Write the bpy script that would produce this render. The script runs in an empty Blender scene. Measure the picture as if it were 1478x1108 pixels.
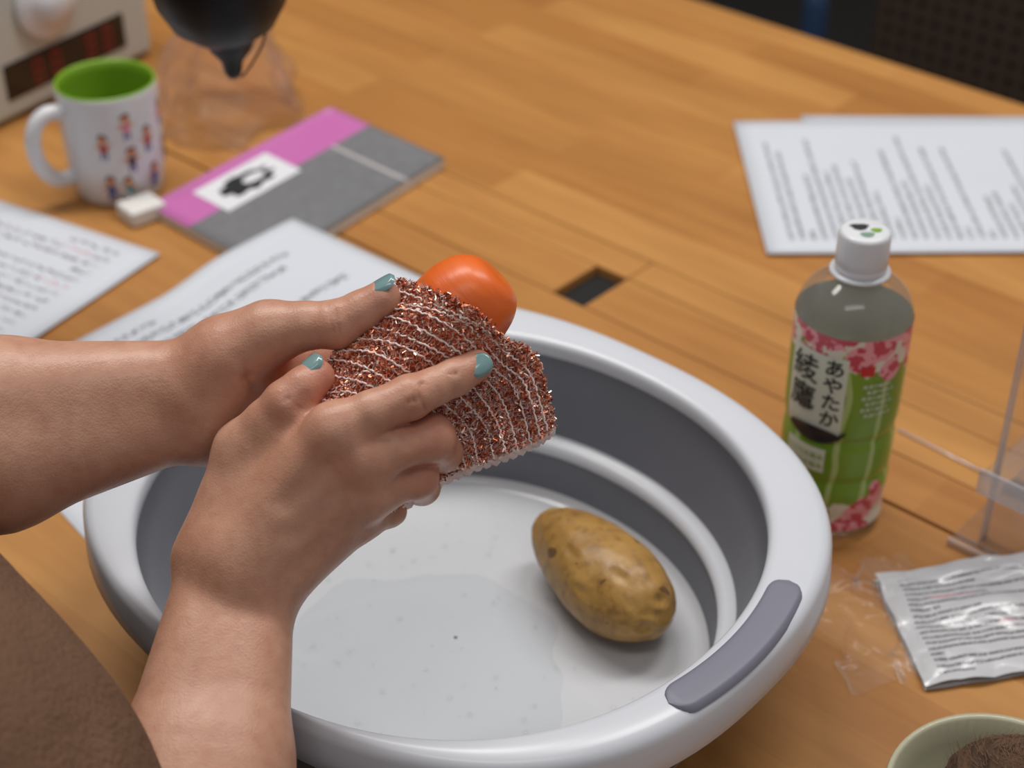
import bpy, bmesh, math, random
import numpy as np
from mathutils import Vector, Matrix, noise as mnoise
random.seed(3); np.random.seed(3)
SC = bpy.context.scene
COL = SC.collection
R90 = math.radians

# ------------------------------------------------------------------ helpers
def link(o, parent=None):
    COL.objects.link(o)
    if parent: o.parent = parent
    return o
def empty(name, loc=(0,0,0), rotz=0):
    e = bpy.data.objects.new(name, None); e.location = loc; e.rotation_euler[2] = rotz
    e.empty_display_size = .02
    return link(e)
def mesh(name, verts, faces, mats=(), midx=None, parent=None, smooth=True, uvs=None):
    me = bpy.data.meshes.new(name)
    me.from_pydata([tuple(map(float, v)) for v in verts], [], [tuple(map(int, f)) for f in faces])
    for m in mats: me.materials.append(m)
    if midx is not None: me.polygons.foreach_set('material_index', list(midx))
    me.polygons.foreach_set('use_smooth', [smooth]*len(me.polygons))
    if uvs is not None:
        uvl = me.uv_layers.new(name='UVMap')
        for l in me.loops: uvl.data[l.index].uv = uvs[l.vertex_index]
    me.update()
    return link(bpy.data.objects.new(name, me), parent)
def lathe(name, prof, seg=64, mats=(), pm=None, parent=None, loc=(0,0,0), smooth=True):
    V=[];F=[];MI=[];UV=[]
    n=len(prof)
    zs=[p[1] for p in prof]; z0=min(zs); z1=max(zs)
    for i,(r,z) in enumerate(prof):
        for s in range(seg+1):
            a=2*math.pi*s/seg
            V.append((r*math.cos(a), r*math.sin(a), z)); UV.append((s/seg,(z-z0)/(z1-z0+1e-9)))
    for i in range(n-1):
        for s in range(seg):
            t=s+1
            F.append((i*(seg+1)+s,i*(seg+1)+t,(i+1)*(seg+1)+t,(i+1)*(seg+1)+s)); MI.append(pm[i] if pm else 0)
    o=mesh(name,V,F,mats,MI,parent,smooth,UV)
    bm=bmesh.new(); bm.from_mesh(o.data); bmesh.ops.remove_doubles(bm,verts=bm.verts,dist=1e-6)
    bmesh.ops.recalc_face_normals(bm,faces=bm.faces)
    bm.to_mesh(o.data); bm.free()
    o.location=loc
    return o
def box(name, x0,x1,y0,y1,z0,z1, mat, parent=None, bev=0.0):
    V=[(x,y,z) for x in(x0,x1) for y in(y0,y1) for z in(z0,z1)]
    F=[(0,1,3,2),(4,6,7,5),(0,4,5,1),(2,3,7,6),(0,2,6,4),(1,5,7,3)]
    o=mesh(name,V,F,[mat],parent=parent,smooth=False)
    if bev:
        m=o.modifiers.new('b','BEVEL'); m.width=bev; m.segments=3
    return o
def tube(name, pts, rad, mat, parent=None, seg=10, closed=False, caps=True):
    pts=[Vector(p) for p in pts]; n=len(pts)
    if not hasattr(rad,'__len__'): rad=[rad]*n
    V=[];F=[]
    up=Vector((0,0,1)); prevN=None
    for i,p in enumerate(pts):
        if closed: t=(pts[(i+1)%n]-pts[i-1])
        else: t=(pts[min(i+1,n-1)]-pts[max(i-1,0)])
        t.normalize()
        if prevN is None:
            a=up if abs(t.dot(up))<.9 else Vector((1,0,0))
            N=(a-t*a.dot(t)).normalized()
        else: N=(prevN-t*prevN.dot(t)).normalized()
        prevN=N; B=t.cross(N)
        for s in range(seg):
            a=2*math.pi*s/seg
            V.append(p+(N*math.cos(a)+B*math.sin(a))*rad[i])
    for i in range(n if closed else n-1):
        j=(i+1)%n
        for s in range(seg):
            t=(s+1)%seg
            F.append((i*seg+s,i*seg+t,j*seg+t,j*seg+s))
    if caps and not closed:
        F.append(tuple(reversed(range(seg)))); F.append(tuple((n-1)*seg+s for s in range(seg)))
    return mesh(name,V,F,[mat],parent=parent)
def spline(P, n):
    P=[np.array(p,float) for p in P]
    out=[]
    m=len(P)-1
    for q in range(n):
        t=q/(n-1)*m; i=min(int(t),m-1); f=t-i
        p0=P[i-1] if i>0 else 2*P[0]-P[1]; p1=P[i];p2=P[i+1]
        p3=P[i+2] if i+2<=m else 2*P[m]-P[m-1]
        out.append(.5*((2*p1)+(-p0+p2)*f+(2*p0-5*p1+4*p2-p3)*f*f+(-p0+3*p1-3*p2+p3)*f**3))
    return out

# ------------------------------------------------------------------ materials
class NT:
    def __init__(s,name):
        s.m=bpy.data.materials.new(name); s.m.use_nodes=True
        s.t=s.m.node_tree; s.b=s.t.nodes['Principled BSDF']; s.o=s.t.nodes['Material Output']
    def n(s,typ,**kw):
        nd=s.t.nodes.new(typ)
        for k,v in kw.items(): setattr(nd,k,v)
        return nd
    def l(s,a,b): s.t.links.new(a,b)
    def math(s,op,a,b=None,c=None):
        nd=s.n('ShaderNodeMath',operation=op)
        for i,x in enumerate((a,b,c)):
            if x is None: continue
            if isinstance(x,(int,float)): nd.inputs[i].default_value=x
            else: s.l(x,nd.inputs[i])
        return nd.outputs[0]
    def mix(s,f,a,b):
        nd=s.n('ShaderNodeMix',data_type='RGBA')
        for sock,x in ((nd.inputs['Factor'],f),(nd.inputs[6],a),(nd.inputs[7],b)):
            if isinstance(x,(int,float)): sock.default_value=x
            elif isinstance(x,tuple): sock.default_value=(x[0],x[1],x[2],1)
            else: s.l(x,sock)
        return nd.outputs[2]
    def noise(s,vec,scale,detail=3,rough=.5):
        nd=s.n('ShaderNodeTexNoise'); nd.inputs['Scale'].default_value=scale
        nd.inputs['Detail'].default_value=detail; nd.inputs['Roughness'].default_value=rough
        if vec is not None: s.l(vec,nd.inputs['Vector'])
        return nd.outputs['Fac']
    def ramp(s,f,lo,hi):
        nd=s.n('ShaderNodeMapRange'); nd.inputs[1].default_value=lo; nd.inputs[2].default_value=hi
        s.l(f,nd.inputs[0]); return nd.outputs[0]
    def obj(s): return s.n('ShaderNodeTexCoord').outputs['Object']
    def uv(s): return s.n('ShaderNodeTexCoord').outputs['UV']
    def map(s,v,scale=(1,1,1),loc=(0,0,0),rot=(0,0,0)):
        nd=s.n('ShaderNodeMapping'); nd.inputs['Scale'].default_value=scale
        nd.inputs['Location'].default_value=loc; nd.inputs['Rotation'].default_value=rot
        s.l(v,nd.inputs[0]); return nd.outputs[0]
    def bump(s,h,strength=.2,dist=.001):
        nd=s.n('ShaderNodeBump'); nd.inputs['Strength'].default_value=strength; nd.inputs['Distance'].default_value=dist
        s.l(h,nd.inputs['Height']); s.l(nd.outputs[0],s.b.inputs['Normal'])
    def col(s,c):
        if isinstance(c,tuple): s.b.inputs['Base Color'].default_value=(*c,1)
        else: s.l(c,s.b.inputs['Base Color'])
    def set(s,**kw):
        for k,v in kw.items(): s.b.inputs[k.replace('_',' ')].default_value=v
        return s
def srgb(r,g,b):
    f=lambda c:(c/255/12.92) if c/255<=.04045 else ((c/255+.055)/1.055)**2.4
    return (f(r),f(g),f(b))
def simple(name,c,rough=.5,metal=0,var=.08,scale=30,bump=0,**kw):
    m=NT(name); v=m.obj()
    f=m.noise(v,scale)
    m.col(m.mix(f,tuple(max(0,x*(1-var)) for x in c),tuple(min(1,x*(1+var)) for x in c)))
    m.set(Roughness=rough,Metallic=metal,**kw)
    if bump: m.bump(m.noise(v,scale*6,4),bump,.001)
    return m.m
def clear(name, tint=(.985,.99,.99), gloss=.03, k=.35, rough=.05, bump=0, alpha=0.0):
    """thin clear plastic: transparent + fresnel reflection"""
    m=NT(name)
    tr=m.n('ShaderNodeBsdfTransparent'); tr.inputs[0].default_value=(*tint,1)
    gl=m.n('ShaderNodeBsdfGlossy'); gl.inputs['Roughness'].default_value=rough
    lw=m.n('ShaderNodeLayerWeight'); lw.inputs[0].default_value=.25
    f=m.math('MULTIPLY_ADD',lw.outputs['Fresnel'],k,gloss)
    if bump:
        bn=m.n('ShaderNodeBump'); bn.inputs['Strength'].default_value=bump; bn.inputs['Distance'].default_value=.003
        m.l(m.noise(m.obj(),60,4),bn.inputs['Height']); m.l(bn.outputs[0],gl.inputs['Normal']); m.l(bn.outputs[0],lw.inputs['Normal'])
    mx=m.n('ShaderNodeMixShader'); m.l(f,mx.inputs[0]); m.l(tr.outputs[0],mx.inputs[1]); m.l(gl.outputs[0],mx.inputs[2])
    out=mx.outputs[0]
    if alpha:
        df=m.n('ShaderNodeBsdfDiffuse'); df.inputs[0].default_value=(.9,.9,.92,1)
        m2=m.n('ShaderNodeMixShader'); m2.inputs[0].default_value=alpha
        m.l(out,m2.inputs[1]); m.l(df.outputs[0],m2.inputs[2]); out=m2.outputs[0]
    m.l(out,m.o.inputs[0])
    return m.m

def wood():
    m=NT('butcher_block_wood'); v=m.obj()
    br=m.n('ShaderNodeTexBrick'); m.l(v,br.inputs['Vector'])
    br.offset=.37; br.offset_frequency=2; br.squash=1
    for k,x in (('Scale',1),('Brick Width',.36),('Row Height',.046),('Mortar Size',.0003),('Mortar Smooth',.3),('Bias',0)):
        br.inputs[k].default_value=x
    br.inputs['Color1'].default_value=(0,0,0,1); br.inputs['Color2'].default_value=(1,1,1,1)
    br.inputs['Mortar'].default_value=(.2,.2,.2,1)
    g=m.noise(m.map(v,(4,50,50)),1.6,6,.6)
    g2=m.noise(m.map(v,(2,10,10)),1.5,3)
    c=m.mix(br.outputs['Color'],srgb(175,118,60),srgb(194,140,77))
    c=m.mix(m.math('MULTIPLY',m.ramp(g,.38,.78),.8),c,m.mix(br.outputs['Color'],srgb(148,95,46),srgb(172,117,60)))
    c=m.mix(m.math('MULTIPLY',m.ramp(g2,.42,.8),.45),c,srgb(138,88,42))
    m.col(c); m.set(Roughness=.46); m.b.inputs['Specular IOR Level'].default_value=.38
    m.bump(g,.12,.0006)
    return m.m
def skin():
    m=NT('skin'); v=m.obj()
    at=m.n('ShaderNodeAttribute',attribute_name='tint')
    sp=m.n('ShaderNodeSeparateColor'); m.l(at.outputs['Color'],sp.inputs[0])
    red=sp.outputs[0]; crease=sp.outputs[1]
    n1=m.noise(v,38,4); n2=m.noise(v,160,3)
    c=m.mix(m.ramp(n1,.3,.7),srgb(186,137,112),srgb(201,154,129))
    c=m.mix(m.math('MULTIPLY',m.ramp(n2,.42,.8),.45),c,srgb(172,114,92))
    c=m.mix(m.math('MULTIPLY',red,.65),c,srgb(196,100,80))
    c=m.mix(m.math('MULTIPLY',crease,.45),c,srgb(140,80,62))
    m.col(c); m.set(Roughness=.41)
    m.b.inputs['Subsurface Weight'].default_value=.12
    m.b.inputs['Subsurface Radius'].default_value=(.9,.35,.2)
    m.b.inputs['Subsurface Scale'].default_value=.004
    vo=m.n('ShaderNodeTexVoronoi'); vo.inputs['Scale'].default_value=1000; m.l(v,vo.inputs['Vector'])
    h=m.math('ADD',m.math('MULTIPLY',vo.outputs['Distance'],.6),m.noise(v,280,4))
    m.bump(h,.24,.0006)
    return m.m
def text_mat(name, rows, cols, paper, ink, heavy=.5, vertical=False, accent=None, acc=.56):
    m=NT(name); uv=m.uv(); sp=m.n('ShaderNodeSeparateXYZ'); m.l(uv,sp.inputs[0])
    a,b=(sp.outputs[0],sp.outputs[1]) if not vertical else (sp.outputs[1],sp.outputs[0])
    row=m.math('MULTIPLY',b,rows); fl=m.math('FLOOR',row); fr=m.math('FRACT',row)
    band=m.math('MULTIPLY',m.math('GREATER_THAN',fr,.28),m.math('LESS_THAN',fr,.72))
    cb=m.n('ShaderNodeCombineXYZ'); m.l(m.math('MULTIPLY',a,cols),cb.inputs[0]); m.l(m.math('MULTIPLY',row,2.6),cb.inputs[1])
    nz=m.noise(cb.outputs[0],1.8,3)
    ch=m.math('GREATER_THAN',nz,1-heavy)
    wn=m.n('ShaderNodeTexWhiteNoise',noise_dimensions='1D'); m.l(fl,wn.inputs['W'])
    ln=m.math('LESS_THAN',a,m.math('MULTIPLY_ADD',wn.outputs[0],.75,.15))
    mg=m.math('MULTIPLY',m.math('GREATER_THAN',a,.09),m.math('LESS_THAN',a,.92))
    mg=m.math('MULTIPLY',mg,m.math('MULTIPLY',m.math('GREATER_THAN',b,.07),m.math('LESS_THAN',b,.92)))
    f=m.math('MULTIPLY',m.math('MULTIPLY',band,ch),m.math('MULTIPLY',ln,mg))
    base=m.mix(m.noise(uv,3),paper,tuple(x*.95 for x in paper))
    inkc=ink
    if accent:
        inkc=m.mix(m.math('GREATER_THAN',m.noise(m.map(uv,(2,6,1)),1.3,1),acc),ink,accent)
    m.col(m.mix(m.math('MULTIPLY',f,.85),base,inkc)); m.set(Roughness=.55)
    return m.m

M_wood=wood(); M_skin=skin()
M_white=simple('white_plastic',srgb(208,211,218),.28,var=.02)
M_floorw=simple('basin_floor_plastic',srgb(204,206,210),.20,var=.04,scale=9)
M_gray=simple('gray_silicone',srgb(110,112,121),.40,var=.06)
M_pad=simple('gray_handle_pad',srgb(120,120,134),.48,var=.05)
M_black=simple('black_plastic',(.006,.006,.007),.42,var=.2)
M_black.node_tree.nodes['Principled BSDF'].inputs['Specular IOR Level'].default_value=.25
M_nail=simple('teal_nail_polish',srgb(118,150,152),.18,var=.05,Coat_Weight=.5)

# ------------------------------------------------------------------ camera
cam=bpy.data.cameras.new('camera'); camo=link(bpy.data.objects.new('camera',cam))
camo.location=(0,0,.675); camo.rotation_euler=(R90(55),0,0)
cam.sensor_width=36; cam.lens=58.46; cam.clip_start=.02
cam.dof.use_dof=True; cam.dof.focus_distance=.77; cam.dof.aperture_fstop=6.5
SC.camera=camo

# tilted work frame of the hands (mm): origin above the basin, 35 degree lean
HO=np.array((0,.61436,.24482)); HX=np.array((1.,0,0)); HU=np.array((0,.57358,.81915)); HT=np.array((0,-.81915,.57358))
def H(x,y,z): return HO+(HX*x+HU*y+HT*z)*.001
TA=R90(-42)
def EN(e,n,z): return np.array((e*math.cos(TA)-n*math.sin(TA), e*math.sin(TA)+n*math.cos(TA), z))

# ------------------------------------------------------------------ SDF sculpting
class Field:
    def __init__(s,lo,hi,h):
        s.h=h; s.lo=np.array(lo,float); s.n=np.ceil((np.array(hi)-s.lo)/h).astype(int)+1
        s.D=np.full(s.n,.5,np.float32)
    def block(s,pts,rmax,marg):
        p=np.array(pts); a=np.floor((p.min(0)-rmax-marg-s.lo)/s.h).astype(int); b=np.ceil((p.max(0)+rmax+marg-s.lo)/s.h).astype(int)+1
        a=np.clip(a,0,s.n); b=np.clip(b,0,s.n)
        return tuple(slice(x,y) for x,y in zip(a,b))
    def coords(s,sl):
        ax=[(np.arange(q.start,q.stop)*s.h+l).astype(np.float32) for q,l in zip(sl,s.lo)]
        return ax[0][:,None,None],ax[1][None,:,None],ax[2][None,None,:]
    def cap(s,sl,a,b,ra,rb):
        X,Y,Z=s.coords(sl); a=np.array(a);b=np.array(b); ba=b-a; L=max(float(ba@ba),1e-12)
        t=np.clip(((X-a[0])*ba[0]+(Y-a[1])*ba[1]+(Z-a[2])*ba[2])/L,0,1)
        return np.sqrt((X-a[0]-t*ba[0])**2+(Y-a[1]-t*ba[1])**2+(Z-a[2]-t*ba[2])**2)-(ra+(rb-ra)*t)
def smin(a,b,k):
    h=np.maximum(k-np.abs(a-b),0)/k
    return np.minimum(a,b)-h*h*k*.25
def add(f,a,b,ra,rb,k):
    sl=f.block([a,b],max(ra,rb),k+.006)
    f.D[sl]=smin(f.D[sl],f.cap(sl,a,b,ra,rb),k)
def cut(f,a,b,ra,rb):
    sl=f.block([a,b],max(ra,rb),.006)
    f.D[sl]=np.maximum(f.D[sl],-f.cap(sl,a,b,ra,rb))
def add_chain(f,base,ch,k_in,k_palm):
    """finger chain merged with palm copy (base) but crisp against the other fingers"""
    pts=[c[0] for c in ch]; rm=max(c[1] for c in ch)
    sl=f.block(pts,rm,k_palm+.006)
    d=None
    for (a,ra),(b,rb) in zip(ch[:-1],ch[1:]):
        q=f.cap(sl,a,b,ra,rb); d=q if d is None else smin(d,q,k_in)
    f.D[sl]=np.minimum(f.D[sl],smin(base[sl],d,k_palm))
def groove(f,pts,width,depth):
    for a,b in zip(pts[:-1],pts[1:]):
        sl=f.block([a,b],width,width*2)
        q=f.cap(sl,a,b,0,0)
        f.D[sl]=f.D[sl]+depth*np.exp(-(q/width)**2)
def nets(f):
    D=f.D; s=D<0
    n=D.shape
    cnt=np.zeros((n[0]-1,n[1]-1,n[2]-1),np.int8)
    for i in(0,1):
        for j in(0,1):
            for k in(0,1): cnt+=s[i:n[0]-1+i,j:n[1]-1+j,k:n[2]-1+k]
    mixed=(cnt>0)&(cnt<8); idx=np.argwhere(mixed); vid=np.full(mixed.shape,-1,np.int64); vid[mixed]=np.arange(len(idx))
    C=[(i,j,k) for i in(0,1) for j in(0,1) for k in(0,1)]
    val={c:D[idx[:,0]+c[0],idx[:,1]+c[1],idx[:,2]+c[2]] for c in C}
    acc=np.zeros((len(idx),3)); w=np.zeros(len(idx))
    for a in C:
        for ax in range(3):
            if a[ax]==0:
                b=list(a); b[ax]=1; b=tuple(b)
                va,vb=val[a],val[b]; m=(va<0)!=(vb<0); t=np.where(m,va/np.where(m,va-vb,1),0)
                for q in range(3): acc[:,q]+=np.where(m,a[q]+t*(b[q]-a[q]),0)
                w+=m
    V=(idx+acc/w[:,None])*f.h+f.lo
    Fs=[]
    for ax in range(3):
        o1,o2=(ax+1)%3,(ax+2)%3
        A=[slice(1,-1)]*3; B=[slice(1,-1)]*3
        A[ax]=slice(0,n[ax]-1); B[ax]=slice(1,n[ax])
        sa=s[tuple(A)]; sb=s[tuple(B)]; e=np.argwhere(sa!=sb)
        ins=sa[e[:,0],e[:,1],e[:,2]]
        g=e.copy(); g[:,o1]+=1; g[:,o2]+=1
        def cid(d1,d2):
            q=g.copy(); q[:,o1]+=d1; q[:,o2]+=d2
            return vid[q[:,0],q[:,1],q[:,2]]
        Q=np.stack([cid(-1,-1),cid(0,-1),cid(0,0),cid(-1,0)],1)
        Q[~ins]=Q[~ins][:,::-1]
        Fs.append(Q)
    return V,np.concatenate(Fs)
def sculpt(name,f,mat,parent,spots=(),creases=(),it=3):
    V,Q=nets(f)
    me=bpy.data.meshes.new(name)
    me.vertices.add(len(V)); me.vertices.foreach_set('co',V.astype(np.float32).ravel())
    me.loops.add(len(Q)*4); me.loops.foreach_set('vertex_index',Q.astype(np.int32).ravel())
    me.polygons.add(len(Q)); me.polygons.foreach_set('loop_start',np.arange(0,len(Q)*4,4,dtype=np.int32))
    me.update(calc_edges=True); me.validate()
    me.polygons.foreach_set('use_smooth',[True]*len(me.polygons))
    me.materials.append(mat)
    red=np.zeros(len(V)); cr=np.zeros(len(V))
    for p,r,s in spots: red+=s*np.exp(-((V-np.array(p))**2).sum(1)/r**2)
    for pts,w in creases:
        for a,b in zip(pts[:-1],pts[1:]):
            ba=b-a; t=np.clip(((V-a)@ba)/(ba@ba+1e-12),0,1); q=np.linalg.norm(V-a-t[:,None]*ba,axis=1); cr=np.maximum(cr,np.exp(-(q/w)**2))
    at=me.color_attributes.new('tint','FLOAT_COLOR','POINT')
    c=np.stack([np.clip(red,0,1),np.clip(cr,0,1),red*0,red*0+1],1).astype(np.float32)
    at.data.foreach_set('color',c.ravel())
    o=link(bpy.data.objects.new(name,me),parent)
    if it:
        m=o.modifiers.new('s','SMOOTH'); m.factor=.5; m.iterations=it
    return o
def chain(c): return [(H(x,y,z),r*.001) for x,y,z,r in c]
def bounds(pts): 
    return np.min(pts,0)-.05, np.max(pts,0)+.05

person=empty('person')
# ---------------- right hand + forearm
RB=[[(-135.0,-87.1,-2,16.5),(-142.1,-165.0,35,28.5),(-151.0,-229.9,90,36)],[(-115.3,-93.0,-4,16.5),(-124.2,-165.0,35,28.5),(-131.7,-232.7,90,36)],[(-124.4,-89.1,2,15.5),(-125.6,-76.5,4,15),(-79.1,-20.2,16,10.5)],[(-120.6,-80.9,6,15),(-66.8,-32.6,11,10.5)],[(-116.4,-85.9,3,15),(-64.3,-47.7,1,10.5)],[(-110.9,-91.2,-2,14.5),(-69.4,-61.5,-11,9.5)],[(-136.7,-77.5,-6,16.5),(-121.9,-30.2,-6,12.5)],[(-119.4,-57.0,-6,14),(-97.9,-28.4,2,11)]]
KN=[(-77.5,-21.5,17,8.5),(-66.0,-33.8,13,9.0),(-63.8,-48.2,3,9)]
RF=[[(-79.1,-20.2,16,10.8),(-62.3,-12.8,17,9.6),(-45.1,-5.8,13,9.9),(-35.2,-1.5,9,8.3),(-26.1,2.8,5,8.3),(-15.9,8.4,0,7.4)],[(-66.8,-32.6,11,11.2),(-52.2,-28.1,8,10.3),(-36.7,-24.4,0,11.0),(-32.0,-31.5,-19,9.0),(-38.2,-38.5,-34,7.5)],[(-64.3,-47.7,1,10.8),(-54.6,-45.2,-3,9.6),(-44.0,-42.4,-9,10.2),(-42.3,-48.2,-30,8.4),(-49.3,-50.6,-44,7)],[(-69.4,-61.5,-11,9.5),(-57.6,-58.2,-22,8.2),(-56.8,-60.4,-38,7.2)]]
RT=chain([(-121.9,-30.2,-6,12.5),(-110.6,-18.1,0,10.8),(-100.7,-8.7,4,10.8),(-93.6,-1.9,4,9.2),(-88.3,2.8,1,8.8)])
f=Field(*bounds([p[0] for c in RB for p in chain(c)]+[p[0] for c in RF for p in chain(c)]+[RT[-1][0]]),.00115)
K=.012
for ch_ in RB:
    q=chain(ch_)
    for (a,ra),(b,rb) in zip(q[:-1],q[1:]): add(f,a,b,ra,rb,K)
for a,r in chain(KN): add(f,a,a+.0005,r,r,.012)
# valleys between the metacarpals on the back of the hand
for a,b in (((-98,-52,24),(-76,-32,23)),((-96,-66,20),(-74,-44,16)),((-96,-78,12),(-74,-58,6))):
    groove(f,[H(*a),H(*b)],.006,.0016)
base=f.D.copy()
RFc=[chain(c) for c in RF]
for c in RFc: add_chain(f,base,c,.003,.006)
add_chain(f,base,RT,.003,.008)
cre=[]
def crease(pts,dx,dy,w,dp,cw):
    g=[H(x+dx,y+dy,z) for x,y,z in pts]
    groove(f,g,w,dp); cre.append((g,cw))
for d in((0,0),(2.5,.6),(5.2,1.2),(8,2.4)): crease([(-49.5,1.5,12),(-47.5,-2.7,20),(-45.2,-7.6,22.5),(-43.3,-12.5,18)],*d,.0010,.0009,.0008)
for d in((0,0),(1.9,.6)): crease([(-28.8,9,6),(-27,4,13),(-24.7,-2.2,10)],*d,.0009,.0007,.0007)
for d in((0,0),(2.5,.3)): crease([(-40.1,-15.5,4),(-38.6,-20.4,9.5),(-37.4,-26.6,8)],*d,.0009,.0008,.0007)
for d in((0,0),(1.6,1.6)): crease([(-106,-4,8),(-101,-7.5,14.5),(-95,-12,13)],*d,.0009,.0005,.0007)
spots=[(RFc[0][2][0],.012,.45),(RFc[0][5][0],.012,.35),(RT[-1][0]+(.005,0,-.005),.014,.95),(RFc[1][2][0],.014,.6),(RFc[2][2][0],.013,.55),(RFc[0][0][0],.016,.2),(RFc[1][0][0],.016,.2),(RT[2][0],.012,.35)]
# two tiny moles on the forearm
for p in ((-137,-139,50),(-149,-120,20)): cre.append(([H(*p),H(p[0]+.6,p[1],p[2])],.0011))
sculpt('right_hand_and_forearm',f,M_skin,person,spots,cre,2)

# ---------------- left hand + forearm
LB=[[(-148.3,3.9,-22,16.5),(-236.5,-10.9,-18,31),(-365.3,-36.2,0,38)],[(-146.4,-16.1,-24,16.5),(-235.6,-36.3,-15,30),(-365.3,-55.0,0,36)],[(-146.6,-1.9,-20,17),(-130.9,12.5,-18,17.5),(-111.7,23.6,-14,13)],[(-145.6,-14.9,-28,17),(-102.7,-18.6,-48,15)],[(-141.9,-6.8,-26,18),(-98.2,-2.0,-52,15)],[(-135.5,4.5,-26,17),(-96.6,13.0,-52,13)],[(-143.0,-21.5,-32,15),(-103.6,-33.9,-55,13)]]
LT=chain([(-111.6,23.5,-13,13),(-94.6,26.6,-9,10.8),(-79.5,27.1,-7,11),(-69.0,32.8,-6,9.2),(-58.8,38.7,-5,8.6)])
LF=[[(-96.6,11.4,-52,10.5),(-60.9,15.6,-66,9.5),(-40.5,19.0,-66,8.5),(-31.6,19.5,-58,7.5)],[(-97.5,-2.0,-54,10.5),(-61.0,-2.0,-68,9.5),(-38.9,-0.3,-68,8.5),(-28.3,-0.7,-58,7.5)],[(-100.3,-17.1,-55,10),(-64.4,-19.8,-68,9.2),(-44.0,-19.8,-68,8.2),(-34.1,-20.6,-60,7.3)],[(-103.8,-32.2,-56,9),(-70.9,-36.0,-64,8),(-55.5,-37.6,-62,7),(-46.6,-38.2,-55,6.5)]]
f=Field(*bounds([p[0] for c in LB for p in chain(c)]+[p[0] for c in LF for p in chain(c)]+[LT[-1][0]]),.00125)
for ch_ in LB:
    q=chain(ch_)
    for (a,ra),(b,rb) in zip(q[:-1],q[1:]): add(f,a,b,ra,rb,K)
base=f.D.copy()
for c in LF: add_chain(f,base,chain(c),.003,.007)
add_chain(f,base,LT,.003,.010)
cre=[]
for d in((0,0),(2.9,0)): crease([(-148.4,15.4,-6),(-145.4,2.8,-3.5),(-144.5,-11.3,-5.5),(-147.4,-27.4,-14)],*d,.0014,.0009,.0012)
crease([(-125,12,-2),(-121,4,-5),(-117,-6,-12),(-115.5,-18,-20)],0,0,.0030,.0010,.0014)
for d in((0,0),(2.5,0)): crease([(-83,36.3,-2),(-81,30.7,5),(-79.9,23.6,4)],*d,.0009,.0008,.0007)
spots=[(LT[-1][0],.012,.4),(LT[2][0],.013,.35),(H(-127.8,4.4,0),.03,.22)]
sculpt('left_hand_and_forearm',f,M_skin,person,spots,cre,2)

# ---------------- nails
def nail(name,c,d,nrm,w,l,t=.0016):
    d=Vector(d).normalized(); n=Vector(nrm); n=(n-d*n.dot(d)).normalized(); s=d.cross(n)
    V=[];Fc=[];N=20;Mm=8
    for i in range(Mm+1):
        for j in range(N):
            a=2*math.pi*j/N; r=i/Mm
            ca,sa=math.cos(a),math.sin(a)
            sq=(abs(ca)**2.6+abs(sa)**2.6)**(-1/2.6)
            x=r*ca*sq; y=r*sa*sq
            z=t*(1-(abs(x)**2.2))
            V.append(Vector(c)+s*(x*w/2)+d*(y*l/2)+n*(z-(t*.9 if i==Mm else 0)-.25*t*y*y))
    for i in range(Mm):
        for j in range(N):
            k=(j+1)%N; Fc.append((i*N+j,i*N+k,(i+1)*N+k,(i+1)*N+j))
    return mesh(name,V,Fc,[M_nail],parent=person)
def nrm(a,b): return HU*a+HT*b
nail('nail_right_index',H(-14.9,8.7,6.4),(H(-14.1,9.7,0)-H(-26.1,2.8,4)),nrm(.25,1),.0112,.0130)
tN=nrm(.75,.55)-HX*.25
nail('nail_right_thumb',RT[-1][0]+tN/np.linalg.norm(tN)*.0080,RT[-1][0]-RT[-3][0],tN,.0108,.0124)
tN=nrm(.85,.5)
nail('nail_left_thumb',LT[-1][0]+tN/np.linalg.norm(tN)*.0078,LT[-1][0]-LT[-3][0],tN,.0112,.0132)

# ---------------- sweater, sleeves, lap, head
M_sweater=NT('brown_sweater'); v=M_sweater.obj()
w=M_sweater.noise(v,25,4)
M_sweater.col(M_sweater.mix(w,srgb(94,70,54),srgb(124,94,74))); M_sweater.set(Roughness=.95); M_sweater.b.inputs['Specular IOR Level'].default_value=.15
M_sweater.bump(M_sweater.math('ADD',M_sweater.noise(v,420,3),M_sweater.math('MULTIPLY',M_sweater.noise(v,30,3),3)),.8,.002); M_sweater=M_sweater.m
f=Field((-.68,-.10,-.38),(.12,.84,.50),.005)
k=.05
add(f,EN(-.445,.110,-.25),EN(-.459,.132,.156),.115,.112,k); add(f,EN(-.56,.105,-.25),EN(-.56,.132,.172),.115,.118,k)
add(f,EN(-.459,.132,.156),EN(-.46,-.01,.34),.112,.090,k); add(f,EN(-.56,.132,.172),EN(-.56,-.01,.34),.118,.09,k)
add(f,EN(-.37,-.03,.36),EN(-.66,-.03,.36),.06,.06,k)
for i in range(9):
    a=EN(-.62+.03*i,.258,.27-.045*i); m_=EN(-.50+.03*i,.256,.20-.045*i+.015*(i%2)); b=EN(-.38+.02*i,.228,.10-.045*i)
    groove(f,[a,m_,b],.012,.009)
er=H(-141.3,-236,92); el=H(-372,-47,0)
add(f,EN(-.335,-.03,.36),er,.058,.050,k*.5); add(f,EN(-.69,-.03,.36),el,.058,.054,k*.5)
sculpt('sweater',f,M_sweater,person,it=4)
M_pants=simple('dark_trousers',srgb(40,42,52),.9,var=.1,bump=.2)
f=Field((-.62,-.05,-.75),(.4,.95,-.14),.008)
for e in(-.42,-.56):
    add(f,EN(e,.06,-.26),EN(e,.48,-.24),.085,.06,.03); add(f,EN(e,.48,-.24),EN(e,.44,-.68),.058,.042,.02)
sculpt('trousers',f,M_pants,person,it=2)
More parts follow.
